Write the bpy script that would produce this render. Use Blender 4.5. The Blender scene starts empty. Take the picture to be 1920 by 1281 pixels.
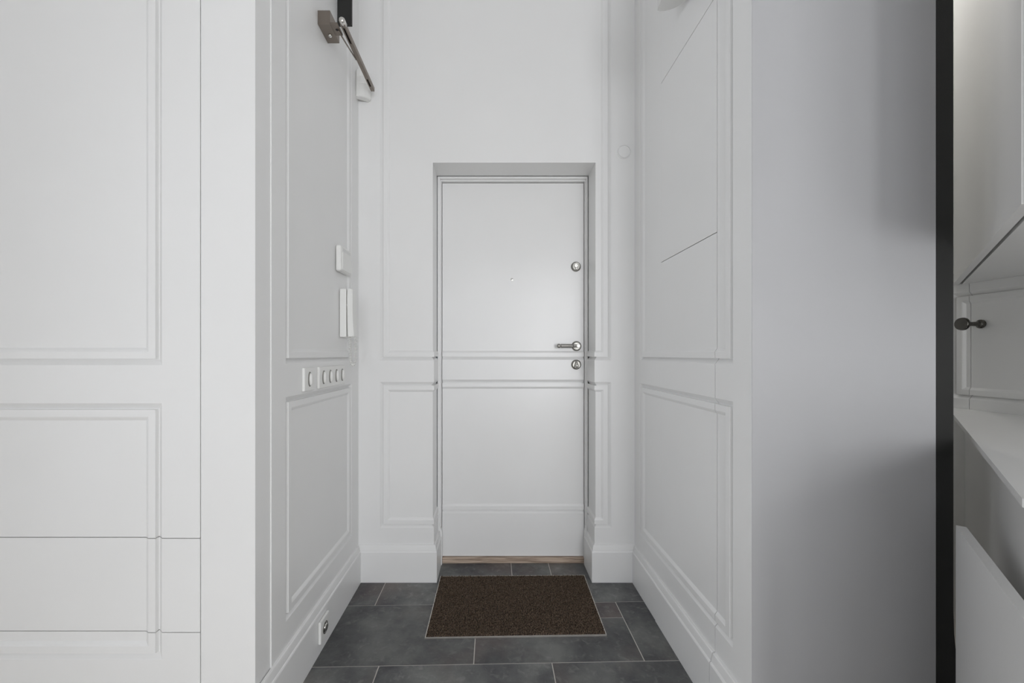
import bpy, bmesh, math, random
from mathutils import Vector, Matrix
random.seed(7)
scene = bpy.context.scene
COL = scene.collection
PI = math.pi

# ------------------------------------------------------------------ camera
CAM_H = 1.15
F_PX = 780.0
cam_d = bpy.data.cameras.new('camera')
cam = bpy.data.objects.new('camera', cam_d)
COL.objects.link(cam)
cam.location = (0, 0, CAM_H)
cam.rotation_euler = (PI / 2, 0, 0)
cam_d.sensor_fit = 'HORIZONTAL'
cam_d.sensor_width = 36.0
cam_d.lens = 36.0 * F_PX / 1920.0
cam_d.shift_x = 36.0 / 1920.0
cam_d.shift_y = 23.5 / 1920.0
cam_d.clip_start = 0.02
scene.camera = cam

# ------------------------------------------------------------------ world, light, exposure
world = bpy.data.worlds.new('world')
scene.world = world
world.use_nodes = True
world.node_tree.nodes['Background'].inputs[0].default_value = (0.72, 0.84, 1.0, 1)
world.node_tree.nodes['Background'].inputs[1].default_value = 1.0

ROOM = dict(x0=-2.3, x1=2.0, y0=-3.0, h=3.35)
# each window: wall ('back' or 'left'), start and end along that wall, sill and head height, daylight power in W
WINDOWS = [('back', -0.80, 0.40, 0.15, 2.65, 28.0), ('back', 0.60, 1.80, 0.15, 2.65, 80.0), ('left', -1.00, 0.40, 0.15, 2.65, 24.0)]
for wall, wa, wb, wz0, wz1, pw in WINDOWS:
    ld = bpy.data.lights.new('window_daylight', 'AREA')
    ld.shape = 'RECTANGLE'
    ld.size = wb - wa
    ld.size_y = wz1 - wz0
    ld.energy = pw
    ld.color = (0.997, 0.992, 1.0)
    lo = bpy.data.objects.new('window_daylight', ld)
    COL.objects.link(lo)
    if wall == 'back':
        lo.location = ((wa + wb) / 2, ROOM['y0'] - 0.13, (wz0 + wz1) / 2)
        lo.rotation_euler = (PI / 2, 0, 0)          # shines along +Y into the room
    else:
        lo.location = (ROOM['x0'] - 0.13, (wa + wb) / 2, (wz0 + wz1) / 2)
        lo.rotation_euler = (PI / 2, 0, -PI / 2)    # shines along +X into the room
vs = scene.view_settings
vs.view_transform = 'Standard'
vs.look = 'None'
vs.exposure = 0.06
vs.gamma = 1.0
vs.use_curve_mapping = False

scene.cycles.diffuse_bounces = 8
scene.cycles.max_bounces = 12

# ------------------------------------------------------------------ materials
def new_mat(name):
    m = bpy.data.materials.new(name)
    m.use_nodes = True
    return m, m.node_tree.nodes, m.node_tree.links, m.node_tree.nodes['Principled BSDF']

def paint(name, col, rough=0.35, bump=0.02, scale=60.0, spec=0.5, coat=0.0):
    m, N, L, b = new_mat(name)
    b.inputs['Roughness'].default_value = rough
    b.inputs['Specular IOR Level'].default_value = spec
    b.inputs['Coat Weight'].default_value = coat
    b.inputs['Coat Roughness'].default_value = 0.15
    g = N.new('ShaderNodeNewGeometry')
    n1 = N.new('ShaderNodeTexNoise')
    n1.inputs['Scale'].default_value = 2.2
    n1.inputs['Detail'].default_value = 3
    L.new(g.outputs['Position'], n1.inputs['Vector'])
    r = N.new('ShaderNodeValToRGB')
    r.color_ramp.elements[0].position = 0.3
    r.color_ramp.elements[0].color = (col[0] * 0.975, col[1] * 0.975, col[2] * 0.975, 1)
    r.color_ramp.elements[1].position = 0.7
    r.color_ramp.elements[1].color = (*col, 1)
    L.new(n1.outputs['Fac'], r.inputs['Fac'])
    L.new(r.outputs['Color'], b.inputs['Base Color'])
    n2 = N.new('ShaderNodeTexNoise')
    n2.inputs['Scale'].default_value = scale
    n2.inputs['Detail'].default_value = 4
    L.new(g.outputs['Position'], n2.inputs['Vector'])
    bp = N.new('ShaderNodeBump')
    bp.inputs['Strength'].default_value = bump
    bp.inputs['Distance'].default_value = 0.004
    L.new(n2.outputs['Fac'], bp.inputs['Height'])
    L.new(bp.outputs['Normal'], b.inputs['Normal'])
    return m

def metal(name, col, rough):
    m, N, L, b = new_mat(name)
    b.inputs['Metallic'].default_value = 1.0
    b.inputs['Base Color'].default_value = (*col, 1)
    g = N.new('ShaderNodeNewGeometry')
    n = N.new('ShaderNodeTexNoise')
    n.inputs['Scale'].default_value = 180
    L.new(g.outputs['Position'], n.inputs['Vector'])
    mr = N.new('ShaderNodeMapRange')
    mr.inputs['To Min'].default_value = max(0.03, rough - 0.06)
    mr.inputs['To Max'].default_value = rough + 0.06
    L.new(n.outputs['Fac'], mr.inputs['Value'])
    L.new(mr.outputs['Result'], b.inputs['Roughness'])
    return m

WHITE = paint('white_satin_paint', (0.82, 0.82, 0.815), 0.36, 0.03)
DOORW = paint('white_door_lacquer', (0.83, 0.83, 0.825), 0.27, 0.05, 45)
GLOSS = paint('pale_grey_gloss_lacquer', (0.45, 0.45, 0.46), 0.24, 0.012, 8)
KITCH = paint('kitchen_white_lacquer', (0.77, 0.77, 0.76), 0.22, 0.01, 20)
PLAST = paint('white_plastic', (0.82, 0.82, 0.80), 0.3, 0.01, 200)
PLAST2 = paint('greyish_white_plastic', (0.70, 0.70, 0.69), 0.35, 0.01, 200)
BLACK = paint('black_matt', (0.012, 0.012, 0.011), 0.55, 0.05, 300)
CEIL = paint('ceiling_white', (0.8, 0.8, 0.8), 0.7, 0.02)
DARKIN = paint('cupboard_inside', (0.25, 0.25, 0.25), 0.7, 0.0)
NICKEL = metal('brushed_nickel', (0.50, 0.47, 0.43), 0.30)
BRONZE = metal('dull_bronzed_steel', (0.27, 0.235, 0.205), 0.42)
ROSE = metal('aged_nickel', (0.27, 0.265, 0.245), 0.3)
BKNOB = metal('black_nickel', (0.13, 0.125, 0.115), 0.16)
DNICK = metal('dark_nickel', (0.36, 0.35, 0.33), 0.2)
CHROME = metal('polished_chrome', (0.72, 0.71, 0.68), 0.13)
STEEL = metal('mat_frame_steel', (0.75, 0.72, 0.68), 0.35)

def slate_mat():
    m, N, L, b = new_mat('slate')
    g = N.new('ShaderNodeNewGeometry')
    oi = N.new('ShaderNodeObjectInfo')
    add = N.new('ShaderNodeVectorMath'); add.operation = 'MULTIPLY_ADD'
    cmb = N.new('ShaderNodeCombineXYZ')
    L.new(oi.outputs['Random'], cmb.inputs['X']); L.new(oi.outputs['Random'], cmb.inputs['Z'])
    add.inputs[1].default_value = (37, 11, 23)
    L.new(cmb.outputs[0], add.inputs[0]); L.new(g.outputs['Position'], add.inputs[2])
    n1 = N.new('ShaderNodeTexNoise'); n1.inputs['Scale'].default_value = 4.0; n1.inputs['Detail'].default_value = 8; n1.inputs['Roughness'].default_value = 0.65
    L.new(add.outputs[0], n1.inputs['Vector'])
    r = N.new('ShaderNodeValToRGB')
    e = r.color_ramp.elements
    e[0].position = 0.34; e[0].color = (0.048, 0.048, 0.053, 1)
    e[1].position = 0.66; e[1].color = (0.190, 0.195, 0.186, 1)
    x = r.color_ramp.elements.new(0.5); x.color = (0.112, 0.115, 0.114, 1)
    L.new(n1.outputs['Fac'], r.inputs['Fac'])
    # rusty tint
    n3 = N.new('ShaderNodeTexNoise'); n3.inputs['Scale'].default_value = 2.6; n3.inputs['Detail'].default_value = 4
    L.new(add.outputs[0], n3.inputs['Vector'])
    r3 = N.new('ShaderNodeValToRGB'); r3.color_ramp.elements[0].position = 0.52; r3.color_ramp.elements[1].position = 0.75
    L.new(n3.outputs['Fac'], r3.inputs['Fac'])
    mx = N.new('ShaderNodeMixRGB'); mx.inputs[2].default_value = (0.175, 0.120, 0.105, 1)
    ml = N.new('ShaderNodeMath'); ml.operation = 'MULTIPLY'; ml.inputs[1].default_value = 0.55
    L.new(r3.outputs['Color'], ml.inputs[0]); L.new(ml.outputs[0], mx.inputs[0]); L.new(r.outputs['Color'], mx.inputs[1])
    # pale scratches and cleft specks
    n2 = N.new('ShaderNodeTexNoise'); n2.inputs['Scale'].default_value = 38; n2.inputs['Detail'].default_value = 6; n2.inputs['Distortion'].default_value = 0.5
    L.new(add.outputs[0], n2.inputs['Vector'])
    r2 = N.new('ShaderNodeValToRGB'); r2.color_ramp.elements[0].position = 0.56; r2.color_ramp.elements[1].position = 0.74
    L.new(n2.outputs['Fac'], r2.inputs['Fac'])
    mx2 = N.new('ShaderNodeMixRGB'); mx2.inputs[2].default_value = (0.36, 0.35, 0.34, 1)
    ml2 = N.new('ShaderNodeMath'); ml2.operation = 'MULTIPLY'; ml2.inputs[1].default_value = 0.30
    L.new(r2.outputs['Color'], ml2.inputs[0]); L.new(ml2.outputs[0], mx2.inputs[0]); L.new(mx.outputs[0], mx2.inputs[1])
    # tile-to-tile tone
    hv = N.new('ShaderNodeHueSaturation')
    mr = N.new('ShaderNodeMapRange'); mr.inputs['To Min'].default_value = 0.78; mr.inputs['To Max'].default_value = 1.16
    L.new(oi.outputs['Random'], mr.inputs['Value']); L.new(mr.outputs[0], hv.inputs['Value']); L.new(mx2.outputs[0], hv.inputs['Color'])
    L.new(hv.outputs[0], b.inputs['Base Color'])
    b.inputs['Roughness'].default_value = 0.55
    bp = N.new('ShaderNodeBump'); bp.inputs['Strength'].default_value = 0.6; bp.inputs['Distance'].default_value = 0.004
    ad = N.new('ShaderNodeMath'); L.new(n1.outputs['Fac'], ad.inputs[0]); L.new(n2.outputs['Fac'], ad.inputs[1])
    L.new(ad.outputs[0], bp.inputs['Height']); L.new(bp.outputs[0], b.inputs['Normal'])
    return m
SLATE = slate_mat()
GROUT = paint('grout', (0.60, 0.57, 0.53), 0.85, 0.2, 300)

def wood_mat():
    m, N, L, b = new_mat('threshold_oak')
    g = N.new('ShaderNodeNewGeometry')
    mp = N.new('ShaderNodeMapping'); mp.inputs['Scale'].default_value = (2.2, 30, 60)
    L.new(g.outputs['Position'], mp.inputs['Vector'])
    n = N.new('ShaderNodeTexNoise'); n.inputs['Scale'].default_value = 3.0; n.inputs['Detail'].default_value = 6; n.inputs['Distortion'].default_value = 0.8
    L.new(mp.outputs[0], n.inputs['Vector'])
    r = N.new('ShaderNodeValToRGB')
    r.color_ramp.elements[0].position = 0.32; r.color_ramp.elements[0].color = (0.22, 0.155, 0.115, 1)
    r.color_ramp.elements[1].position = 0.68; r.color_ramp.elements[1].color = (0.60, 0.48, 0.38, 1)
    L.new(n.outputs['Fac'], r.inputs['Fac']); L.new(r.outputs['Color'], b.inputs['Base Color'])
    b.inputs['Roughness'].default_value = 0.5
    return m
WOOD = wood_mat()
OAK = paint('pale_oak', (0.66, 0.62, 0.56), 0.45, 0.05, 30)

def mat_fibre():
    m, N, L, b = new_mat('mat_fibre')
    g = N.new('ShaderNodeNewGeometry')
    n = N.new('ShaderNodeTexNoise'); n.inputs['Scale'].default_value = 190; n.inputs['Detail'].default_value = 3
    L.new(g.outputs['Position'], n.inputs['Vector'])
    r = N.new('ShaderNodeValToRGB')
    r.color_ramp.elements[0].position = 0.35; r.color_ramp.elements[0].color = (0.030, 0.021, 0.015, 1)
    r.color_ramp.elements[1].position = 0.70; r.color_ramp.elements[1].color = (0.30, 0.22, 0.16, 1)
    L.new(n.outputs['Fac'], r.inputs['Fac']); L.new(r.outputs['Color'], b.inputs['Base Color'])
    b.inputs['Roughness'].default_value = 0.9
    b.inputs['Specular IOR Level'].default_value = 0.2
    return m
FIBRE = mat_fibre()

def pane_mat():
    m, N, L, b = new_mat('window_glass')
    N.remove(b)
    t = N.new('ShaderNodeBsdfTransparent'); gl = N.new('ShaderNodeBsdfGlossy'); gl.inputs['Roughness'].default_value = 0.02
    fr = N.new('ShaderNodeFresnel'); fr.inputs['IOR'].default_value = 1.45
    mx = N.new('ShaderNodeMixShader')
    L.new(fr.outputs[0], mx.inputs[0]); L.new(t.outputs[0], mx.inputs[1]); L.new(gl.outputs[0], mx.inputs[2])
    L.new(mx.outputs[0], N['Material Output'].inputs['Surface'])
    return m
PANE = pane_mat()

# ------------------------------------------------------------------ mesh helpers
def link(name, bm, mat, parent=None, smooth=False, normals=True):
    if normals:
        bmesh.ops.recalc_face_normals(bm, faces=bm.faces[:])
    me = bpy.data.meshes.new(name)
    bm.to_mesh(me); bm.free()
    if smooth:
        for p in me.polygons: p.use_smooth = True
    me.materials.append(mat)
    o = bpy.data.objects.new(name, me)
    COL.objects.link(o)
    if parent is not None: o.parent = parent
    return o

def box(bm, x0, x1, y0, y1, z0, z1, bev=0.0, seg=2):
    c = Vector(((x0 + x1) / 2, (y0 + y1) / 2, (z0 + z1) / 2))
    t = bmesh.new()
    bmesh.ops.create_cube(t, size=1.0)
    bmesh.ops.scale(t, vec=(x1 - x0, y1 - y0, z1 - z0), verts=t.verts[:])
    if bev > 0:
        bmesh.ops.bevel(t, geom=t.edges[:], offset=bev, segments=seg, profile=0.5, affect='EDGES')
    bmesh.ops.translate(t, vec=c, verts=t.verts[:])
    merge(bm, t)

def merge(bm, t):
    me = bpy.data.meshes.new('tmp'); t.to_mesh(me); t.free(); bm.from_mesh(me); bpy.data.meshes.remove(me)

def lathe(bm, prof, org, axis, n=28, sy=1.0, up=None):
    """prof = [(radius, along)], turned about `axis` through org; sy squashes across"""
    a = Vector(axis).normalized()
    u = Vector(up) if up else (Vector((0, 0, 1)) if abs(a.z) < 0.9 else Vector((1, 0, 0)))
    u = (u - a * u.dot(a)).normalized(); w = a.cross(u)
    rings = []
    for r, h in prof:
        if r < 1e-6:
            rings.append([bm.verts.new(Vector(org) + a * h)])
        else:
            rings.append([bm.verts.new(Vector(org) + a * h + u * (r * math.cos(2 * PI * k / n)) + w * (r * sy * math.sin(2 * PI * k / n))) for k in range(n)])
    for A, B in zip(rings[:-1], rings[1:]):
        for k in range(n):
            k2 = (k + 1) % n
            if len(A) == 1 and len(B) == 1: continue
            if len(A) == 1: bm.faces.new((A[0], B[k], B[k2]))
            elif len(B) == 1: bm.faces.new((A[k], A[k2], B[0]))
            else: bm.faces.new((A[k], A[k2], B[k2], B[k]))
    if len(rings[0]) > 1: bm.faces.new(rings[0])
    if len(rings[-1]) > 1: bm.faces.new(rings[-1])

def tube(bm, pts, r, n=10):
    pts = [Vector(p) for p in pts]
    rings = []; prev = None
    for i, p in enumerate(pts):
        d = (pts[min(i + 1, len(pts) - 1)] - pts[max(i - 1, 0)]).normalized()
        if prev is None:
            u = d.orthogonal().normalized()
        else:
            u = (prev - d * prev.dot(d)).normalized()
        prev = u; w = d.cross(u)
        rr = r[i] if isinstance(r, (list, tuple)) else r
        rings.append([bm.verts.new(p + u * (rr * math.cos(2 * PI * k / n)) + w * (rr * math.sin(2 * PI * k / n))) for k in range(n)])
    for A, B in zip(rings[:-1], rings[1:]):
        for k in range(n):
            bm.faces.new((A[k], A[(k + 1) % n], B[(k + 1) % n], B[k]))
    bm.faces.new(rings[0]); bm.faces.new(rings[-1])

def prism(bm, pts, z0, z1):
    lo = [bm.verts.new((x, y, z0)) for x, y in pts]
    hi = [bm.verts.new((x, y, z1)) for x, y in pts]
    bm.faces.new(lo); bm.faces.new(hi)
    for k in range(len(pts)):
        k2 = (k + 1) % len(pts)
        bm.faces.new((lo[k], lo[k2], hi[k2], hi[k]))

def empty(name, loc=(0, 0, 0)):
    o = bpy.data.objects.new(name, None)
    o.empty_display_size = 0.05
    COL.objects.link(o); o.location = loc
    return o

def under(parent, *objs):
    """parent objects built in world coordinates under an Empty standing at the thing's base"""
    for o in objs:
        o.parent = parent
        o.matrix_parent_inverse = Matrix.Translation(-parent.location)

def tag(o, label, cat=None, group=None, kind=None):
    o['label'] = label
    if cat: o['category'] = cat
    if group: o['group'] = group
    if kind: o['kind'] = kind
    return o

# panel moulding: (distance in from the frame's edge, relief)
PROF = [(0.0, 0.0), (0.002, -0.0015), (0.0150, -0.0120), (0.0180, -0.0120), (0.0184, 0.0006), (0.0385, 0.0006), (0.0425, -0.0012), (0.050, -0.0065)]
def dprof(t):
    if t <= 0: return 0.0
    for (a, da), (b, db) in zip(PROF[:-1], PROF[1:]):
        if t <= b: return da + (db - da) * (t - a) / (b - a)
    return PROF[-1][1]
def relief(rects):
    def f(u, v):
        for a, b, c, d in rects:
            t = min(u - a, b - u, v - c, d - v)
            if t > 0: return dprof(t)
        return 0.0
    return f
def lines(rects, k):
    s = set()
    for r in rects:
        for off, _ in PROF:
            s.add(round(r[2 * k] + off, 6)); s.add(round(r[2 * k + 1] - off, 6))
    return s

def patch(bm, org, U, Nn, u0, u1, v0, v1, rects, thick, shift=None):
    """solid panel whose front carries the moulding relief; U = run direction, Z = up, Nn = outward"""
    org, U, Nn = Vector(org), Vector(U), Vector(Nn)
    f = relief(rects)
    us = sorted({u0, u1} | {x for x in lines(rects, 0) if u0 + 1e-5 < x < u1 - 1e-5})
    vv = sorted({v0, v1} | {x for x in lines(rects, 1) if v0 + 1e-5 < x < v1 - 1e-5})
    P = lambda u, v, d: org + U * u + Vector((0, 0, v)) + Nn * d
    G = []; D = []
    for i, u in enumerate(us):
        row = []; dr = []
        for v in vv:
            d = f(u, v)
            uu = u + shift(i == 0, i == len(us) - 1, v) if shift else u
            row.append(bm.verts.new(P(uu, v, d))); dr.append(d)
        G.append(row); D.append(dr)
    nu, nv = len(us), len(vv)
    for i in range(nu - 1):
        for j in range(nv - 1):
            a, b, c, d = G[i][j], G[i + 1][j], G[i + 1][j + 1], G[i][j + 1]
            da, db, dc, dd = D[i][j], D[i + 1][j], D[i + 1][j + 1], D[i][j + 1]
            if abs(da + dc - db - dd) < 1e-7: bm.faces.new((a, b, c, d))
            elif abs(db - dd) < 1e-7: bm.faces.new((a, b, c)); bm.faces.new((a, c, d))
            else: bm.faces.new((a, b, d)); bm.faces.new((b, c, d))
    loop = [G[i][0] for i in range(nu)] + [G[nu - 1][j] for j in range(1, nv)] + [G[i][nv - 1] for i in range(nu - 2, -1, -1)] + [G[0][j] for j in range(nv - 2, 0, -1)]
    back = []
    for vtx in loop:
        p = vtx.co - org
        d = p.dot(Nn)
        back.append(bm.verts.new(vtx.co - Nn * (d + thick)))
    n = len(loop)
    for k in range(n):
        k2 = (k + 1) % n
        bm.faces.new((loop[k2], loop[k], back[k], back[k2]))
    bm.faces.new(back)

def panel(name, org, U, Nn, u0, u1, v0, v1, rects, thick, mat, parent=None, shift=None):
    bm = bmesh.new()
    patch(bm, org, U, Nn, u0, u1, v0, v1, rects, thick, shift)
    return link(name, bm, mat, parent)

BASE = [(0.0, 0.0170), (0.152, 0.0170), (0.1565, 0.0150), (0.1585, 0.0122), (0.1605, 0.0126), (0.176, 0.0100), (0.1835, 0.0082), (0.1865, 0.0055), (0.187, 0.0)]
def skirting(name, path, side, mat, parent=None, z0=0.001, scale=1.0):
    """baseboard swept along a floor path; side=+1 protrudes to the left of the walking direction"""
    bm = bmesh.new()
    pts = [Vector((x, y, 0)) for x, y in path]
    nrm = []
    for i in range(len(pts)):
        ds = []
        if i > 0: ds.append((pts[i] - pts[i - 1]).normalized())
        if i < len(pts) - 1: ds.append((pts[i + 1] - pts[i]).normalized())
        ns = [Vector((-d.y, d.x, 0)) * side for d in ds]
        if len(ns) == 2:
            m = (ns[0] + ns[1]).normalized(); m = m / max(0.3, m.dot(ns[0]))
        else: m = ns[0]
        nrm.append(m)
    prof = [(z0, 0.0)] + [(max(z, z0), d * scale) for z, d in BASE]
    rings = [[bm.verts.new(p + m * d + Vector((0, 0, z))) for z, d in prof] for p, m in zip(pts, nrm)]
    k = len(prof)
    for A, B in zip(rings[:-1], rings[1:]):
        for j in range(k):
            bm.faces.new((A[j], A[(j + 1) % k], B[(j + 1) % k], B[j]))
    bm.faces.new(rings[0]); bm.faces.new(rings[-1])
    return link(name, bm, mat, parent)

X, Y, Z = Vector((1, 0, 0)), Vector((0, 1, 0)), Vector((0, 0, 1))
XL, XR = -0.68, 0.718          # corridor side walls
YF, YD = 2.106, 2.27           # far wall face, face of the door frame
YL, YR = 1.197, 1.152          # ends of the left and right corridor walls
OX0, OX1, OZ = -0.298, 0.515, 2.122   # door opening
H = ROOM['h']
LO, HI = (0.270, 1.008), (1.118, 3.10)   # heights of the lower and upper wall panels

# ------------------------------------------------------------------ floor
bm = bmesh.new()
box(bm, ROOM['x0'] - 0.2, ROOM['x1'] + 0.2, ROOM['y0'] - 0.2, 2.6, -0.12, -0.0018)
floor = link('floor', bm, GROUT)
tag(floor, 'dark slate tiled floor with pale grout joints', kind='structure')
SL = 0.0245
def row_y(k, x): return 2.289 - 0.372 * k + SL * x
def tile(x0, x1, ya, yb):
    """ya, yb functions of x giving the near and far edge"""
    g = 0.0019
    bm = bmesh.new()
    c = [(x0 + g, ya(x0) + g), (x1 - g, ya(x1) + g), (x1 - g, yb(x1) - g), (x0 + g, yb(x0) - g)]
    cx = sum(p[0] for p in c) / 4; cy = sum(p[1] for p in c) / 4
    top_in = [(p[0] - math.copysign(0.0012, p[0] - cx), p[1] - math.copysign(0.0012, p[1] - cy)) for p in c]
    lo = [bm.verts.new((p[0] - cx, p[1] - cy, -0.010)) for p in c]
    mi = [bm.verts.new((p[0] - cx, p[1] - cy, -0.0009)) for p in c]
    hi = [bm.verts.new((p[0] - cx, p[1] - cy, 0.0)) for p in top_in]
    bm.faces.new(lo); bm.faces.new(hi)
    for A, B in ((lo, mi), (mi, hi)):
        for k in range(4): bm.faces.new((A[k], A[(k + 1) % 4], B[(k + 1) % 4], B[k]))
    o = link('tile', bm, SLATE, floor)
    o.location = (cx, cy, 0)
starts = {1: -0.54, 2: -0.071, 3: -0.42}
for k in range(1, 4):
    st = starts.get(k, -0.54 + 0.213 * k)
    xa, xb = -0.675, 0.713
    xs = [st + 0.64 * j for j in range(-8, 9)]
    cuts = [xa] + [x for x in xs if xa + 0.01 < x < xb - 0.01] + [xb]
    if k == 1: cuts = sorted(cuts + [0.305])
    for a, b in zip(cuts[:-1], cuts[1:]):
        f0 = lambda x, k=k: row_y(k, x)
        f1 = lambda x, k=k: row_y(k - 1, x)
        if k == 2 and abs(a + 0.071) < 1e-6:      # the tile notched round the mat
            mid = lambda x: 1.803 + SL * x
            tile(a, b, f0, mid); tile(a, 0.4665, mid, f1); tile(0.4665, b, mid, f1)
        else:
            tile(a, b, f0, f1)
bm = bmesh.new()
box(bm, ROOM['x0'] - 0.2, ROOM['x1'] + 0.2, ROOM['y0'] - 0.2, 1.12, -0.0018, 0.0)
tag(link('floor_room', bm, OAK), 'pale oak floor of the adjoining room', kind='structure')
# ------------------------------------------------------------------ room shell outside the frame
bm = bmesh.new(); box(bm, ROOM['x0'] - 0.2, ROOM['x1'] + 0.2, ROOM['y0'] - 0.2, 2.6, H, H + 0.15)
tag(link('ceiling', bm, CEIL), 'plain white ceiling high above the hall', kind='structure')
def pierced(bm, wall, lo_, hi_):
    def bx(a, b_, c, d):
        if wall == 'back': box(bm, a, b_, ROOM['y0'] - 0.2, ROOM['y0'], c, d)
        else: box(bm, ROOM['x0'] - 0.2, ROOM['x0'], a, b_, c, d)
    ws = sorted(w[1:5] for w in WINDOWS if w[0] == wall)
    e = [lo_] + [v for w in ws for v in w[:2]] + [hi_]
    for i in range(0, len(e), 2): bx(e[i], e[i + 1], 0, H)
    for w in ws: bx(w[0], w[1], 0, w[2]); bx(w[0], w[1], w[3], H)
bm = bmesh.new(); pierced(bm, 'back', ROOM['x0'], ROOM['x1'] + 0.2)
tag(link('wall_room_back', bm, WHITE), 'white wall with two tall windows', kind='structure')
bm = bmesh.new(); pierced(bm, 'left', ROOM['y0'], 2.6)
tag(link('wall_room_left', bm, WHITE), 'white side wall with one tall window', kind='structure')
bm = bmesh.new(); box(bm, ROOM['x1'], ROOM['x1'] + 0.2, ROOM['y0'], -0.9, 0, H)
tag(link('wall_room_right', bm, WHITE), 'plain white side wall of the room', kind='structure')
for i, (wall, wa, wb, z0, z1, _) in enumerate(WINDOWS):
    def bx(bm, a, b_, c, d, n0, n1):
        if wall == 'back': box(bm, a, b_, ROOM['y0'] - n1, ROOM['y0'] - n0, c, d)
        else: box(bm, ROOM['x0'] - n1, ROOM['x0'] - n0, a, b_, c, d)
    bm = bmesh.new(); m = (wa + wb) / 2; t = 0.05
    for q in ((wa, wa + t, z0, z1), (wb - t, wb, z0, z1), (wa + t, wb - t, z0, z0 + t), (wa + t, wb - t, z1 - t, z1), (m - 0.03, m + 0.03, z0 + t, z1 - t)):
        bx(bm, *q, 0.04, 0.09)
    wo = link('window_%d' % (i + 1), bm, WHITE)
    tag(wo, 'tall two-casement window of the room', kind='structure')
    for s0, s1 in ((wa + t, m - 0.03), (m + 0.03, wb - t)):
        bm = bmesh.new(); bx(bm, s0, s1, z0 + t, z1 - t, 0.062, 0.068)
        link('pane', bm, PANE, wo)

# ------------------------------------------------------------------ far wall with the door opening
FR = [(-0.572, 0.600, *LO), (-0.572, 0.600, *HI)]
fP = relief([(-9, 9, *LO), (-9, 9, *HI)])
bm = bmesh.new()
th = YD - YF + 0.0
patch(bm, (0, YF, 0), X, -Y, XL - 0.05, OX0, 0, H, FR, th, lambda first, last, v: (fP(0, v) if v < OZ else -0.0065) if last else 0)
patch(bm, (0, YF, 0), X, -Y, OX1, XR + 0.05, 0, H, FR, th, lambda first, last, v: (-fP(0, v) if v < OZ else 0.0065) if first else 0)
patch(bm, (0, YF, 0), X, -Y, OX0 - 0.0065, OX1 + 0.0065, OZ, H, FR, th)
wall_far = link('wall_far', bm, WHITE)
tag(wall_far, 'white panelled wall around the recessed entrance door', kind='structure')
bm = bmesh.new(); box(bm, XL - 0.2, XR + 0.6, 2.36, 2.56, 0, H)
tag(link('wall_stairwell', bm, WHITE), 'white wall behind the entrance door', kind='structure')

o = skirting('baseboard_far_left', [(XL, YF), (OX0, YF), (OX0, YD)], -1, WHITE)
tag(o, 'white baseboard left of the entrance door, returning into the reveal', kind='structure')
o = skirting('baseboard_far_right', [(XR, YF), (OX1, YF), (OX1, YD)], 1, WHITE)
tag(o, 'white baseboard right of the entrance door, returning into the reveal', kind='structure')

# flush round cover
bm = bmesh.new()
lathe(bm, [(0.0345, 0.0), (0.0345, 0.0030), (0.0325, 0.0042), (0.0320, 0.0010), (0.0295, 0.0010), (0.0290, 0.0042), (0.0, 0.0044)], (0.664, YF, 2.173), -Y, 40)
o = link('round_cover', bm, WHITE, smooth=False)
tag(o, 'small flat round white cover plate on the wall beside the door', 'cover plate')

# ------------------------------------------------------------------ entrance door
door = empty('door_1', (0.11, YD + 0.03, 0))
tag(door, 'white entrance door with horizontal mouldings and nickel fittings', kind='structure')
LX0, LX1, LZ0, LZ1, LY = -0.2795, 0.5035, 0.033, 2.097, 2.300
LR = [(-9, 9, *LO), (-9, 9, *HI)]
leaf = panel('leaf', (0, LY, 0), X, -Y, LX0, LX1, LZ0, LZ1, LR, 0.05, DOORW)
under(door, leaf)
bm = bmesh.new()     # jambs and head, in two steps so the rebate reads
fx0, fx1, fz = OX0 - 0.004, OX1 + 0.004, OZ
box(bm, fx0, -0.2875, YD, 2.36, 0, fz - 0.002, 0.0015, 1)
box(bm, 0.5115, fx1 , YD, 2.36, 0, fz - 0.002, 0.0015, 1)
box(bm, -0.2875, 0.5115, YD, 2.36, 2.1075, fz - 0.002, 0.0015, 1)
box(bm, -0.2875, -0.2825, YD + 0.018, 2.36, 0, 2.1075)
box(bm, 0.5065, 0.5115, YD + 0.018, 2.36, 0, 2.1075)
box(bm, -0.2825, 0.5065, YD + 0.018, 2.36, 2.1005, 2.1075)
fr = link('frame', bm, WHITE); under(door, fr)
for s, xj in ((1, -0.2875), (-1, 0.5115)):     # swelling foot of each jamb
    bm = bmesh.new()
    x1 = xj + s * 0.010
    pts = [(0.0, 0.0), (0.0, 0.010), (0.178, 0.010), (0.190, 0.0065), (0.200, 0.002), (0.207, 0.0)]
    A = [bm.verts.new((xj + s * d, YD - 0.004, z)) for z, d in pts]
    B = [bm.verts.new((xj + s * d, LY - 0.004, z)) for z, d in pts]
    bm.faces.new(A); bm.faces.new(B)
    for k in range(len(pts)): bm.faces.new((A[k], A[(k + 1) % len(pts)], B[(k + 1) % len(pts)], B[k]))
    under(door, link('jamb_foot', bm, WHITE))
bm = bmesh.new(); box(bm, -0.2775, 0.5015, 2.284, 2.36, 0.0, 0.031, 0.003, 2)
o = link('threshold', bm, WOOD); o['label'] = 'pale worn oak threshold board'; under(door, o)

def on_leaf(o):
    o.parent = leaf
    return o
PY = LY + 0.0065       # face of the recessed leaf panel
def rosette(x, z, y, mat=ROSE, r=0.0272):
    bm = bmesh.new()
    lathe(bm, [(r, 0), (r, 0.004), (r - 0.0015, 0.0065), (r - 0.006, 0.0085), (r - 0.008, 0.0082), (r - 0.0085, 0.0075), (0, 0.0075)], (x, y, z), -Y, 36)
    return on_leaf(link('rosette', bm, mat, smooth=False))
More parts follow.
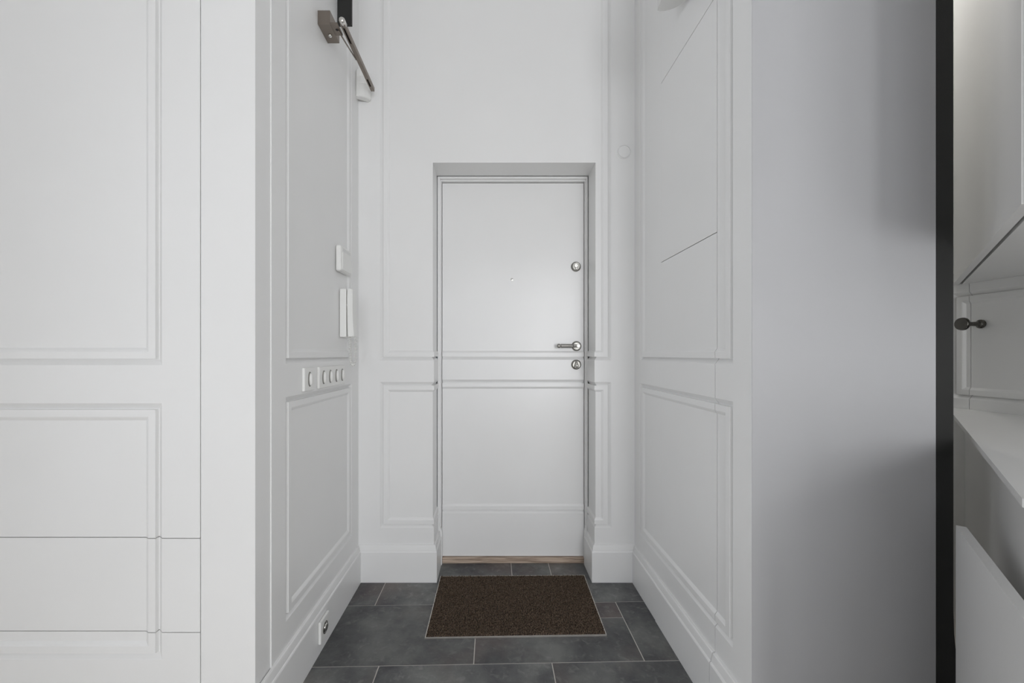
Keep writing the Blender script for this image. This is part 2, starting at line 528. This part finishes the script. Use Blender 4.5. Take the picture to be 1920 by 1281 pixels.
# upper lock: rosette, cylinder face and key tab
rosette(0.4605, 1.634, PY)
bm = bmesh.new()
lathe(bm, [(0.011, 0.004), (0.011, 0.013), (0.0095, 0.0145), (0, 0.0145)], (0.4605, PY, 1.638), -Y, 24)
box(bm, 0.4555, 0.4655, PY - 0.012, PY - 0.004, 1.616, 1.638, 0.003, 2)
on_leaf(link('lock_cylinder', bm, CHROME))
# lever handle
rosette(0.4630, 1.194, PY)
bm = bmesh.new()
lathe(bm, [(0.0085, 0.004), (0.0085, 0.038), (0.010, 0.042), (0.010, 0.056), (0.008, 0.059), (0, 0.059)], (0.4630, PY, 1.194), -Y, 20)
ly = PY - 0.050
lathe(bm, [(0.0078, 0.0), (0.0078, 0.018), (0.0098, 0.020), (0.0098, 0.024), (0.0085, 0.026), (0.0105, 0.031), (0.0108, 0.092), (0.009, 0.095), (0.009, 0.098),
           (0.0120, 0.101), (0.0120, 0.109), (0.009, 0.114), (0, 0.115)], (0.4630, ly, 1.194), -X, 20)
on_leaf(link('lever', bm, DNICK, smooth=False))['label'] = 'dark nickel lever with ribbed grip'
# lower lock with thumb turn
rosette(0.4605, 1.0915, LY, ROSE)
bm = bmesh.new()
lathe(bm, [(0.008, 0.004), (0.008, 0.016), (0, 0.016)], (0.4605, LY, 1.0915), -Y, 20)
tube(bm, [(0.4605, LY - 0.020, 1.1115), (0.4600, LY - 0.024, 1.100), (0.4600, LY - 0.026, 1.0875), (0.4605, LY - 0.024, 1.076)], [0.0035, 0.0055, 0.0095, 0.010], 14)
on_leaf(link('thumb_turn', bm, CHROME, smooth=True))
# peephole
bm = bmesh.new()
lathe(bm, [(0.008, 0.0), (0.008, 0.002), (0.0065, 0.0035), (0.0055, 0.003), (0.004, 0.0042), (0, 0.0055)], (0.1065, PY, 1.563), -Y, 24)
on_leaf(link('peephole', bm, CHROME, smooth=True))

# ------------------------------------------------------------------ left corridor wall
LR2 = [(1.366, 2.008, *LO), (1.366, 2.008, *HI)]
wall_left = panel('wall_left', (XL, 0, 0), Y, X, 1.278, YF, 0, H, LR2, 0.10, WHITE)
tag(wall_left, 'white panelled side wall carrying the switches and the intercom', kind='structure')
bm = bmesh.new(); box(bm, XL - 0.10, XL - 0.0035, YL + 0.004, 1.278, 0, H)
link('corner_board', bm, WHITE, wall_left)
o = skirting('baseboard_left', [(XL, YL + 0.004), (XL, YF - 0.017)], -1, WHITE)
tag(o, 'white moulded baseboard along the wall with the switches', kind='structure')

# ------------------------------------------------------------------ built-in cupboard front, left of the corridor
bm = bmesh.new(); box(bm, -0.8395, XL - 0.0036, YL, YL + 0.06, 0, H)
tag(link('trim_1', bm, WHITE), 'plain white post between the cupboard and the hall', kind='structure')
CX0, CX1 = -1.92, -0.8415
CR = [(-1.81, -0.952, *LO), (-1.81, -0.952, *HI)]
cup = empty('built_in_cupboard', ((CX0 + CX1) / 2, YL + 0.3, 0))
tag(cup, 'white built-in cupboard with moulded panel door above two drawers', 'cupboard')
parts = []
zz = [0.001, 0.3485, 0.6195, 3.20]
for nm, a, b in (('drawer_front', zz[0], zz[1]), ('drawer_front', zz[1], zz[2]), ('cupboard_door', zz[2], zz[3])):
    parts.append(panel(nm, (0, YL, 0), X, -Y, CX0, CX1 - 0.0010, a + 0.0012, b - 0.0012, CR, 0.022, WHITE))
bm = bmesh.new(); box(bm, CX0, CX1, YL + 0.026, YL + 0.60, 0.001, 3.20)
parts.append(link('body', bm, DARKIN))
under(cup, *parts)
bm = bmesh.new(); box(bm, ROOM['x0'], CX0 - 0.002, YL, YL + 0.2, 0, H); box(bm, CX0 - 0.002, -0.84, YL + 0.005, YL + 0.2, 3.202, H)
tag(link('wall_cupboard', bm, WHITE), 'white wall above and beside the built-in cupboard', kind='structure')

# ------------------------------------------------------------------ right corridor wall with the concealed cupboard
RR = [(1.244, 2.030, *LO), (1.244, 2.030, *HI)]
GY0, GY1 = 1.345, 1.790
bm = bmesh.new()
patch(bm, (XR, 0, 0), Y, -X, YR + 0.0014, GY0 - 0.0030, 0, H, RR, 0.03)
patch(bm, (XR, 0, 0), Y, -X, GY1 + 0.0006, YF, 0, H, RR, 0.03)
patch(bm, (XR, 0, 0), Y, -X, GY0 - 0.0030, GY1 + 0.0006, 3.06, H, RR, 0.03)
tag(link('wall_right', bm, WHITE), 'white panelled side wall around the concealed cupboard', kind='structure')
cc = empty('concealed_cupboard', (XR + 0.25, (GY0 + GY1) / 2, 0))
tag(cc, 'white jib-door cupboard hidden in the panelled wall, outlined by thin gaps', 'cupboard')
parts = []
for a, b in ((0.004, 1.544), (1.544, 2.314), (2.314, 3.06)):
    parts.append(panel('cupboard_door', (XR, 0, 0), Y, -X, GY0, GY1, a + 0.0015, b - 0.0015, RR, 0.024, WHITE))
parts.append(skirting('baseboard_strip', [(XR, GY1), (XR, GY0)], -1, WHITE, scale=1.12))
bm = bmesh.new(); box(bm, XR + 0.032, XR + 0.48, GY0 - 0.01, GY1 + 0.01, 0.004, 3.06)
parts.append(link('body', bm, DARKIN))
under(cc, *parts)
o = skirting('baseboard_right', [(XR, YF - 0.017), (XR, GY1 + 0.0016)], -1, WHITE)
tag(o, 'short white baseboard between the door wall and the concealed cupboard', kind='structure')
o = skirting('baseboard_right_end', [(XR, GY0 - 0.0038), (XR, YR + 0.0014)], -1, WHITE, scale=1.12)
tag(o, 'short white baseboard at the free end of the panelled wall', kind='structure')

# ------------------------------------------------------------------ glossy end of the partition, black edge
PX1 = 1.227
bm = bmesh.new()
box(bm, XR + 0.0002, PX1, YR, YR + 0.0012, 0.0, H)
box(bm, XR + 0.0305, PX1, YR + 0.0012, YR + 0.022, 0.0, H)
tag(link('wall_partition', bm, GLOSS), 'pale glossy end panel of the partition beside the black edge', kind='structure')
bm = bmesh.new()
prof = [(PX1 + 0.0003, 0.0), (1.302, 0.0), (1.2935, 0.20), (1.284, 0.30), (1.2765, 0.375), (1.2745, 0.44), (1.2745, H), (PX1 + 0.0003, H)]
A = [bm.verts.new((x, YR - 0.001, z)) for x, z in prof]; B = [bm.verts.new((x, YR + 0.02, z)) for x, z in prof]
bm.faces.new(A); bm.faces.new(B)
for k in range(len(prof)): bm.faces.new((A[k], A[(k + 1) % len(prof)], B[(k + 1) % len(prof)], B[k]))
tag(link('trim_2', bm, BLACK), 'narrow black upright edge between the glossy panel and the kitchen', kind='structure')

# ------------------------------------------------------------------ kitchen corner
KX = ROOM['x1']
KR = [(-0.5, 1.812, 0.960, 1.412)]
bm = bmesh.new()
patch(bm, (KX, 0, 0), Y, -X, -0.9, 1.745, 0, H, KR, 0.2)
patch(bm, (KX, 0, 0), Y, -X, 1.7475, 2.36, 0, H, KR, 0.2)
tag(link('wall_kitchen', bm, KITCH), 'white kitchen splashback wall with a moulded panel', kind='structure')
bm = bmesh.new(); box(bm, PX1, KX, 2.10, 2.36, 0, H); box(bm, PX1 - 0.02, PX1, YR + 0.024, 2.36, 0, H)
tag(link('wall_kitchen_end', bm, KITCH), 'white wall closing the end of the kitchen', kind='structure')
bm = bmesh.new()
lathe(bm, [(0.018, 0.0), (0.018, 0.005), (0.013, 0.008), (0.0095, 0.012), (0.0085, 0.040), (0.0095, 0.066), (0.016, 0.070), (0.0245, 0.0715), (0.0262, 0.074), (0.0262, 0.078),
           (0.0235, 0.0792), (0.0235, 0.0803), (0.0255, 0.0815), (0.0245, 0.0845), (0, 0.0855)], (KX, 1.703, 1.273), -X, 28)
o = link('splashback_knob', bm, BKNOB, smooth=False)
tag(o, 'turned dark metal knob on the kitchen splashback panel', 'knob')

dlr = empty('kitchen_fill_light', (1.62, 1.95, H))  # added fill light out of view, put in to brighten the dark kitchen corner
tag(dlr, 'added round fill light in the ceiling that brightens the kitchen end', 'fill light')
bm = bmesh.new(); lathe(bm, [(0.085, -0.001), (0.085, 0.008), (0.070, 0.012), (0.066, 0.004), (0.066, -0.001)], (1.62, 1.95, H), -Z, 32)
o1 = link('ring', bm, PLAST)
em, eN, eL, eB = new_mat('fill_light_glow'); eB.inputs['Emission Color'].default_value = (1, 0.96, 0.9, 1); eB.inputs['Emission Strength'].default_value = 8
bm = bmesh.new(); lathe(bm, [(0.064, 0.0), (0.064, 0.003), (0, 0.004)], (1.62, 1.95, H), -Z, 32)
o2 = link('fill_disc', bm, em); under(dlr, o1, o2)
ld = bpy.data.lights.new('fill_light_beam', 'AREA'); ld.shape = 'DISK'; ld.size = 0.14; ld.energy = 4.5; ld.color = (1, 0.97, 0.93)
lo = bpy.data.objects.new('fill_light_beam', ld); COL.objects.link(lo); lo.location = (1.62, 1.95, H - 0.02)

P1, P2 = (KX - 0.001, 1.812), (1.047, 0.824)
BACKY = 0.12
def offs(p, q, d):   # shift the line p-q sideways by d, towards +x
    vx, vy = q[0] - p[0], q[1] - p[1]; l = math.hypot(vx, vy)
    nx, ny = vy / l, -vx / l
    if nx < 0: nx, ny = -nx, -ny
    return (p[0] + nx * d, p[1] + ny * d), (q[0] + nx * d, q[1] + ny * d)
# wall cabinet
ZU0, ZU1 = 1.447, 2.75
wc = empty('kitchen_wall_cabinet', (1.7, 0.6, ZU0))
tag(wc, 'white kitchen wall cabinet with an angled corner door', 'cabinet')
a1, a2 = offs(P1, P2, 0.020)
bm = bmesh.new(); prism(bm, [(KX - 0.001, a1[1] - 0.025), (a2[0], a2[1] - 0.01), (P2[0] + 0.02, P2[1] - 0.03), (P2[0] + 0.02, BACKY), (KX - 0.001, BACKY)], ZU0, ZU1)
parts = [link('body', bm, KITCH)]
# angled door: frame of stiles and rails round a recessed panel
dv = Vector((P2[0] - P1[0], P2[1] - P1[1], 0)); dl = dv.length; dv.normalize()
dn = Vector((-dv.y, dv.x, 0))
if dn.x > 0: dn = -dn
def slab(name, s0, s1, z0, z1, n0, n1, mat):
    bm = bmesh.new()
    o0 = Vector((P1[0], P1[1], 0))
    c = [o0 + dv * s0 + dn * n0, o0 + dv * s1 + dn * n0, o0 + dv * s1 + dn * n1, o0 + dv * s0 + dn * n1]
    prism(bm, [(p.x, p.y) for p in c], z0, z1)
    return link(name, bm, mat)
st = 0.125
parts += [slab('door_panel', 0.012, dl - st + 0.004, ZU0 + 0.036, ZU1 - 0.04, -0.018, -0.006, KITCH),
          slab('stile', dl - st, dl, ZU0, ZU1, -0.019, 0.0, KITCH),
          slab('rail', 0.010, dl - st, ZU0, ZU0 + 0.040, -0.019, 0.0, KITCH),
          slab('rail', 0.010, dl - st, ZU1 - 0.045, ZU1, -0.019, 0.0, KITCH)]
bm = bmesh.new(); box(bm, P2[0], P2[0] + 0.019, P2[1] - 0.60, P2[1] - 0.003, ZU0, ZU1, 0.0015, 1)
parts.append(link('cabinet_door', bm, KITCH))
bm = bmesh.new(); box(bm, P2[0], P2[0] + 0.019, BACKY, P2[1] - 0.603, ZU0, ZU1, 0.0015, 1)
parts.append(link('cabinet_door', bm, KITCH))
under(wc, *parts)
# worktop
Q1, Q2 = (KX - 0.001, 1.831), (0.850, 0.668)
ZW = 0.918
wt = None
bm = bmesh.new(); prism(bm, [Q1, Q2, (Q2[0], BACKY), (KX - 0.001, BACKY)], ZW - 0.014, ZW)
wt = link('kitchen_worktop', bm, KITCH)
tag(wt, 'thin white kitchen worktop with an angled corner', 'worktop')
# base cabinet under it
bc = empty('kitchen_base_cabinet', (1.6, 0.4, 0))
tag(bc, 'white kitchen base cabinet under the worktop with its door ajar', 'cabinet')
b1, b2 = offs(Q1, Q2, 0.012); c1, c2 = offs(Q1, Q2, 0.034)
bm = bmesh.new(); prism(bm, [(KX - 0.001, b1[1] - 0.015), b2, (b2[0], BACKY), (KX - 0.001, BACKY)], ZW - 0.036, ZW - 0.0142)
parts = [link('apron', bm, KITCH)]
bm = bmesh.new(); prism(bm, [(KX - 0.001, c1[1] - 0.045), c2, (c2[0], BACKY), (KX - 0.001, BACKY)], 0.10, ZW - 0.0362)
parts.append(link('body', bm, KITCH))
bm = bmesh.new(); prism(bm, [(KX - 0.05, c1[1] - 0.17), (c2[0] + 0.06, c2[1] - 0.05), (c2[0] + 0.06, BACKY), (KX - 0.05, BACKY)], 0.001, 0.099)
parts.append(link('plinth', bm, DARKIN))
# lower door, a few degrees ajar: its top edge is 0.72 m up
h2 = 0.43
d0, d1 = Vector((2.704 * h2, 2.43 * h2, 0)), Vector((2.004 * h2, 1.569 * h2, 0))
dd = (d1 - d0).normalized(); dq = Vector((-dd.y, dd.x, 0))
if dq.x < 0: dq = -dq
e0, e1 = d0 - dd * 0.0, d1 + dd * 0.16
bm = bmesh.new(); prism(bm, [(e0.x, e0.y), (e1.x, e1.y), (e1.x + dq.x * 0.018, e1.y + dq.y * 0.018), (e0.x + dq.x * 0.018, e0.y + dq.y * 0.018)], 0.105, CAM_H - h2)
parts.append(link('cabinet_door', bm, KITCH))
under(bc, *parts)

# ------------------------------------------------------------------ switches, socket
def plate(bm, y0, y1, z0, z1, x0, d):
    box(bm, x0, x0 + d, y0, y1, z0, z1, 0.0035, 3)
def oval_switch(root, y, z, x):
    bm = bmesh.new()
    lathe(bm, [(0.0275, 0.0), (0.0275, 0.0012), (0.0255, 0.0022), (0.0245, 0.0012), (0, 0.0010)], (x, y, z), X, 28, 0.50)
    r = link('surround', bm, DNICK, smooth=False)
    bm = bmesh.new()
    lathe(bm, [(0.0225, 0.0), (0.0225, 0.004), (0.019, 0.0075), (0.010, 0.0092), (0, 0.0095)], (x + 0.0008, y, z - 0.0005), X, 24, 0.34)
    k = link('rocker', bm, PLAST, smooth=True)
    under(root, r)
    k.parent = r
SZ = 1.058
def switch(y0, n, label):
    root = empty('light_switch', (XL, y0, SZ))
    tag(root, label, 'light switch')
    y1 = y0 + 0.083 + 0.0675 * (n - 1)
    bm = bmesh.new(); plate(bm, y0, y1, SZ - 0.0425, SZ + 0.0425, XL, 0.0105)
    under(root, link('plate', bm, PLAST))
    for k in range(n): oval_switch(root, y0 + 0.0415 + 0.0675 * k, SZ, XL + 0.0105)
switch(1.480, 1, 'single white rocker switch beside the wide four-gang plate')
switch(1.606, 4, 'wide white four-gang rocker switch plate under the intercom')
so = empty('power_outlet', (XL + 0.018, 1.617, 0.088))
tag(so, 'white round-welled power socket on the baseboard', 'socket')
bm = bmesh.new(); plate(bm, 1.576, 1.658, 0.046, 0.130, XL + 0.0178, 0.011)
p = link('plate', bm, PLAST)
bm = bmesh.new(); lathe(bm, [(0.0225, 0.0), (0.0225, 0.0016), (0.0195, 0.0016), (0.0185, 0.0004), (0, 0.0004)], (XL + 0.0288, 1.617, 0.088), X, 32)
w = link('socket_well', bm, DNICK)
bm = bmesh.new(); lathe(bm, [(0.0155, 0.0), (0.0155, 0.003), (0.012, 0.006), (0, 0.0075)], (XL + 0.0290, 1.619, 0.0885), X, 28)
c = link('shutter', bm, CHROME, smooth=True)
bm = bmesh.new(); lathe(bm, [(0.0025, 0), (0.0025, 0.008), (0.0015, 0.009), (0, 0.009)], (XL + 0.029, 1.617, 0.108), X, 10)
e = link('earth_pin', bm, DNICK)
under(so, p, w, c, e)

# ------------------------------------------------------------------ alarm keypad
kp = empty('alarm_keypad', (XL, 1.875, 1.57))
tag(kp, 'small white rounded wall keypad above the intercom handset', 'keypad')
bm = bmesh.new(); box(bm, XL - 0.004, XL + 0.021, 1.806, 1.945, 1.513, 1.626, 0.0085, 4)
parts = [link('housing', bm, PLAST, smooth=False)]
bm = bmesh.new(); box(bm, XL + 0.0195, XL + 0.0235, 1.822, 1.934, 1.520, 1.598, 0.0018, 2)
parts.append(link('flip_cover', bm, PLAST))
bm = bmesh.new(); box(bm, XL + 0.0205, XL + 0.0216, 1.830, 1.926, 1.603, 1.616, 0.0004, 1)
parts.append(link('indicator_strip', bm, PLAST2))
under(kp, *parts)

# ------------------------------------------------------------------ intercom
ic = empty('intercom', (XL, 1.90, 1.33))
tag(ic, 'white wall intercom with handset and coiled cord', 'intercom')
bm = bmesh.new(); box(bm, XL - 0.004, XL + 0.025, 1.856, 1.946, 1.226, 1.442, 0.003, 2)
parts = [link('base', bm, PLAST)]
bm = bmesh.new()
sec = []
hp = [(1.442, 0.0500), (1.436, 0.0515), (1.40, 0.0525), (1.36, 0.0525), (1.33, 0.0530), (1.30, 0.0540), (1.262, 0.0560), (1.234, 0.0580), (1.228, 0.0565)]
hi_ = [(1.442, 0.0300), (1.436, 0.0285), (1.40, 0.0285), (1.36, 0.0290), (1.33, 0.0295), (1.30, 0.0300), (1.262, 0.0305), (1.234, 0.0305), (1.228, 0.0320)]
lft, rgt = [], []
for (z, xo), (_, xi) in zip(hp, hi_):
    lft.append([bm.verts.new((XL + xi, 1.860, z)), bm.verts.new((XL + xo, 1.860, z)), bm.verts.new((XL + xo, 1.908, z)), bm.verts.new((XL + xi, 1.908, z))])
for A, B in zip(lft[:-1], lft[1:]):
    for k in range(4): bm.faces.new((A[k], A[(k + 1) % 4], B[(k + 1) % 4], B[k]))
bm.faces.new(lft[0]); bm.faces.new(lft[-1])
bmesh.ops.bevel(bm, geom=[e for e in bm.edges if abs(e.verts[0].co.y - e.verts[1].co.y) < 1e-6 and abs(e.verts[0].co.z - e.verts[1].co.z) > 1e-4], offset=0.004, segments=2, affect='EDGES')
parts.append(link('handset', bm, PLAST))
bm = bmesh.new(); box(bm, XL + 0.0245, XL + 0.031, 1.866, 1.902, 1.366, 1.374, 0.001, 1)
parts.append(link('cradle', bm, PLAST))
# cord: a coil wound round a hanging loop
bm = bmesh.new()
cl = []
N_ = 60
for i in range(N_ + 1):
    t = i / N_
    a = PI * t
    if t < 0.42: yx = -0.5 + 0.12 * (t / 0.42); zz_ = 1.226 - 0.112 * (t / 0.42)
    elif t > 0.58: yx = 0.5 - 0.12 * ((1 - t) / 0.42); zz_ = 1.226 - 0.112 * ((1 - t) / 0.42)
    else:
        b = (t - 0.5) / 0.08
        yx = 0.38 * math.sin(b * PI / 2); zz_ = 1.226 - 0.112 - 0.015 * math.cos(b * PI / 2)
    cl.append(Vector((XL + 0.031 + 0.027 * (yx + 0.5), 1.882 + 0.010 * math.sin(a), zz_)))
co = []
turns = 46; M = turns * 8
for i in range(M + 1):
    t = i / M * N_
    j = min(int(t), N_ - 1); p = cl[j].lerp(cl[j + 1], t - j)
    d = (cl[j + 1] - cl[j]).normalized(); u = Vector((0, 1, 0)); u = (u - d * u.dot(d)).normalized(); w = d.cross(u)
    an = 2 * PI * i / 8
    co.append(p + (u * math.cos(an) + w * math.sin(an)) * 0.0048)
tube(bm, co, 0.0023, 5)
parts.append(link('coiled_cord', bm, PLAST, smooth=True))
under(ic, *parts)

# ------------------------------------------------------------------ motion detector in the corner
md = empty('motion_detector', (-0.645, 2.075, 2.43))
tag(md, 'small white motion detector in the corner behind the metal arm', 'detector')
bm = bmesh.new()
ring = [(-0.034, 0.020), (-0.0365, 0.0), (-0.033, -0.006), (-0.020, -0.014), (0.0, -0.0175), (0.020, -0.014), (0.033, -0.006), (0.0365, 0.0), (0.034, 0.020)]
levels = [(-0.005, 0.88), (-0.001, 0.99), (0.004, 1.0), (0.11, 0.96), (0.128, 0.90), (0.136, 0.72)]
R = []
ca, sa = math.cos(math.radians(28)), math.sin(math.radians(28))
for z, s in levels:
    row = []
    for x, y in ring:
        x, y = x * s, (y - 0.02) * s + 0.02
        row.append(bm.verts.new((x * ca - y * sa, x * sa + y * ca, z)))
    R.append(row)
for A, B in zip(R[:-1], R[1:]):
    for k in range(len(ring)): bm.faces.new((A[k], A[(k + 1) % len(ring)], B[(k + 1) % len(ring)], B[k]))
bm.faces.new(R[0]); bm.faces.new(R[-1])
o = link('housing', bm, PLAST, md)
bm = bmesh.new()
for j in range(1):
    rows = []
    for z, k in ((0.060, 0.0), (0.064, 0.0022), (0.090, 0.0022), (0.094, 0.0)):
        rr = []
        for x, y in ring[2:7]:
            y -= k
            rr.append(bm.verts.new(((x * 0.9) * ca - y * sa, (x * 0.9) * sa + y * ca, z)))
        rows.append(rr)
    for A, B in zip(rows[:-1], rows[1:]):
        for k in range(4): bm.faces.new((A[k], A[k + 1], B[k + 1], B[k]))
link('lens', bm, PLAST, md)

# ------------------------------------------------------------------ folding metal arm
ar = empty('folding_arm', (XL, 1.68, 2.45))
tag(ar, 'brushed metal folding arm on a square wall bracket, below a black box', 'wall arm')
bm = bmesh.new()
box(bm, XL - 0.007, XL + 0.042, 1.630, 1.732, 2.443, 2.498, 0.0012, 1)
parts = [link('bracket', bm, BRONZE)]
bm = bmesh.new()
lathe(bm, [(0.0075, 0), (0.0075, 0.005), (0.005, 0.008), (0.005, 0.0), (0, 0.0)][:3] + [(0, 0.0085)], (XL + 0.021, 1.686, 2.4435), -Z, 16)
parts.append(link('bolt', bm, CHROME, smooth=True))
bm = bmesh.new(); box(bm, XL + 0.042, XL + 0.070, 1.632, 1.692, 2.4445, 2.4525, 0.001, 1)
parts.append(link('tongue', bm, BRONZE))
bm = bmesh.new(); lathe(bm, [(0.005, 0), (0.005, 0.0015), (0, 0.0015)], (XL + 0.058, 1.660, 2.4448), -Z, 14)
parts.append(link('hole_disc', bm, BLACK))  # black disc stands for the dark inside the tongue's hole
bm = bmesh.new()
lathe(bm, [(0.0125, 0.0), (0.0125, 0.024), (0.010, 0.029), (0.005, 0.0315), (0, 0.032)], (XL + 0.088, 1.655, 2.459), -Y, 24)
parts.append(link('pivot_cap', bm, CHROME, smooth=True))
bm = bmesh.new()
box(bm, XL + 0.078, XL + 0.083, 1.640, 2.055, 2.4465, 2.466, 0.001, 1)
box(bm, XL + 0.090, XL + 0.096, 1.640, 2.055, 2.4465, 2.466, 0.001, 1)
box(bm, XL + 0.0832, XL + 0.0898, 1.740, 1.965, 2.4475, 2.464)
box(bm, XL + 0.0832, XL + 0.0898, 2.018, 2.055, 2.4475, 2.464)
parts.append(link('arm', bm, BRONZE))
bm = bmesh.new(); box(bm, XL + 0.0835, XL + 0.0895, 1.640, 2.053, 2.4572, 2.4630)
parts.append(link('slot', bm, BLACK))
bm = bmesh.new(); tube(bm, [(XL + 0.064, 1.660, 2.440), (XL + 0.070, 1.73, 2.441), (XL + 0.079, 1.83, 2.4455)], 0.0028, 8)
parts.append(link('stay_rod', bm, BRONZE, smooth=True))
under(ar, *parts)
# black box higher up
bm = bmesh.new(); box(bm, XL - 0.006, XL + 0.056, 1.835, 1.850, 2.605, 3.02, 0.001, 1)
o = link('black_box', bm, BLACK)
tag(o, 'narrow black box fixed to the panelled wall above the metal arm', 'box')

# ------------------------------------------------------------------ fixture high on the right wall
fx = empty('wall_fixture', (XR, 1.50, 2.45))
tag(fx, 'white rounded fixture high on the concealed-cupboard wall', 'wall fixture')
pl = [(0.620, 1.400), (0.620, 1.566), (0.624, 1.577), (0.634, 1.580)]
for k in range(1, 9):
    a = PI / 2 * k / 8
    pl.append((0.634 + 0.084 * math.sin(a), 1.500 + 0.080 * math.cos(a)))
pl.append((0.718, 1.400))
bm = bmesh.new(); prism(bm, pl, 2.452, 2.60)
b_ = link('housing', bm, PLAST2)
bm = bmesh.new(); prism(bm, [(0.669 + (x - 0.669) * 1.05 if x < 0.7 else x, 1.49 + (y - 1.49) * 1.05) for x, y in pl], 2.458, 2.463)
r_ = link('rim', bm, BLACK)
under(fx, b_)
bpy.data.objects.remove(r_)

# ------------------------------------------------------------------ doormat
MC = [(-0.274, 1.676), (0.464, 1.694), (0.474, 2.152), (-0.270, 2.142)]
dm = empty('doormat', (0.1, 1.915, 0))
tag(dm, 'dark brown bristle doormat in a thin steel frame', 'doormat')
def lerp2(s, t):
    a = [MC[0][k] + (MC[1][k] - MC[0][k]) * s for k in (0, 1)]
    b = [MC[3][k] + (MC[2][k] - MC[3][k]) * s for k in (0, 1)]
    return a[0] + (b[0] - a[0]) * t, a[1] + (b[1] - a[1]) * t
bm = bmesh.new()
es, et = 0.0028 / 0.74, 0.0028 / 0.466
o_ = [lerp2(*c) for c in ((0, 0), (1, 0), (1, 1), (0, 1))]
i_ = [lerp2(*c) for c in ((es, et), (1 - es, et), (1 - es, 1 - et), (es, 1 - et))]
lv = [[bm.verts.new((x, y, z)) for x, y in c] for c, z in ((o_, 0.0005), (o_, 0.007), (i_, 0.007), (i_, 0.0005))]
for A, B in zip(lv, lv[1:] + lv[:1]):
    for k in range(4): bm.faces.new((A[k], A[(k + 1) % 4], B[(k + 1) % 4], B[k]))
fr_ = link('frame', bm, STEEL)
bm = bmesh.new(); prism(bm, [lerp2(*c) for c in ((es, et), (1 - es, et), (1 - es, 1 - et), (es, 1 - et))], 0.0005, 0.004)
bk = link('backing', bm, BLACK)
V, Fc = [], []
nx, ny = 210, 120
for i in range(nx):
    for j in range(ny):
        s = es * 1.5 + (1 - 3 * es) * (i + random.uniform(0.1, 0.9)) / nx
        t = et * 1.5 + (1 - 3 * et) * (j + random.uniform(0.1, 0.9)) / ny
        x, y = lerp2(s, t)
        h = random.uniform(0.008, 0.0125); r = 0.0015
        a = random.uniform(0, 2 * PI); lx, ly_ = random.gauss(0, 0.0014), random.gauss(0, 0.0014)
        b = len(V)
        for q in range(3): V.append((x + r * math.cos(a + q * 2.094), y + r * math.sin(a + q * 2.094), 0.0035))
        for q in range(3): V.append((x + lx + 0.6 * r * math.cos(a + q * 2.094), y + ly_ + 0.6 * r * math.sin(a + q * 2.094), h))
        Fc += [(b, b + 1, b + 4, b + 3), (b + 1, b + 2, b + 5, b + 4), (b + 2, b, b + 3, b + 5), (b + 3, b + 4, b + 5)]
me = bpy.data.meshes.new('bristles'); me.from_pydata(V, [], Fc); me.materials.append(FIBRE)
br = bpy.data.objects.new('bristles', me); COL.objects.link(br); br['kind'] = 'stuff'
under(dm, fr_, bk, br)
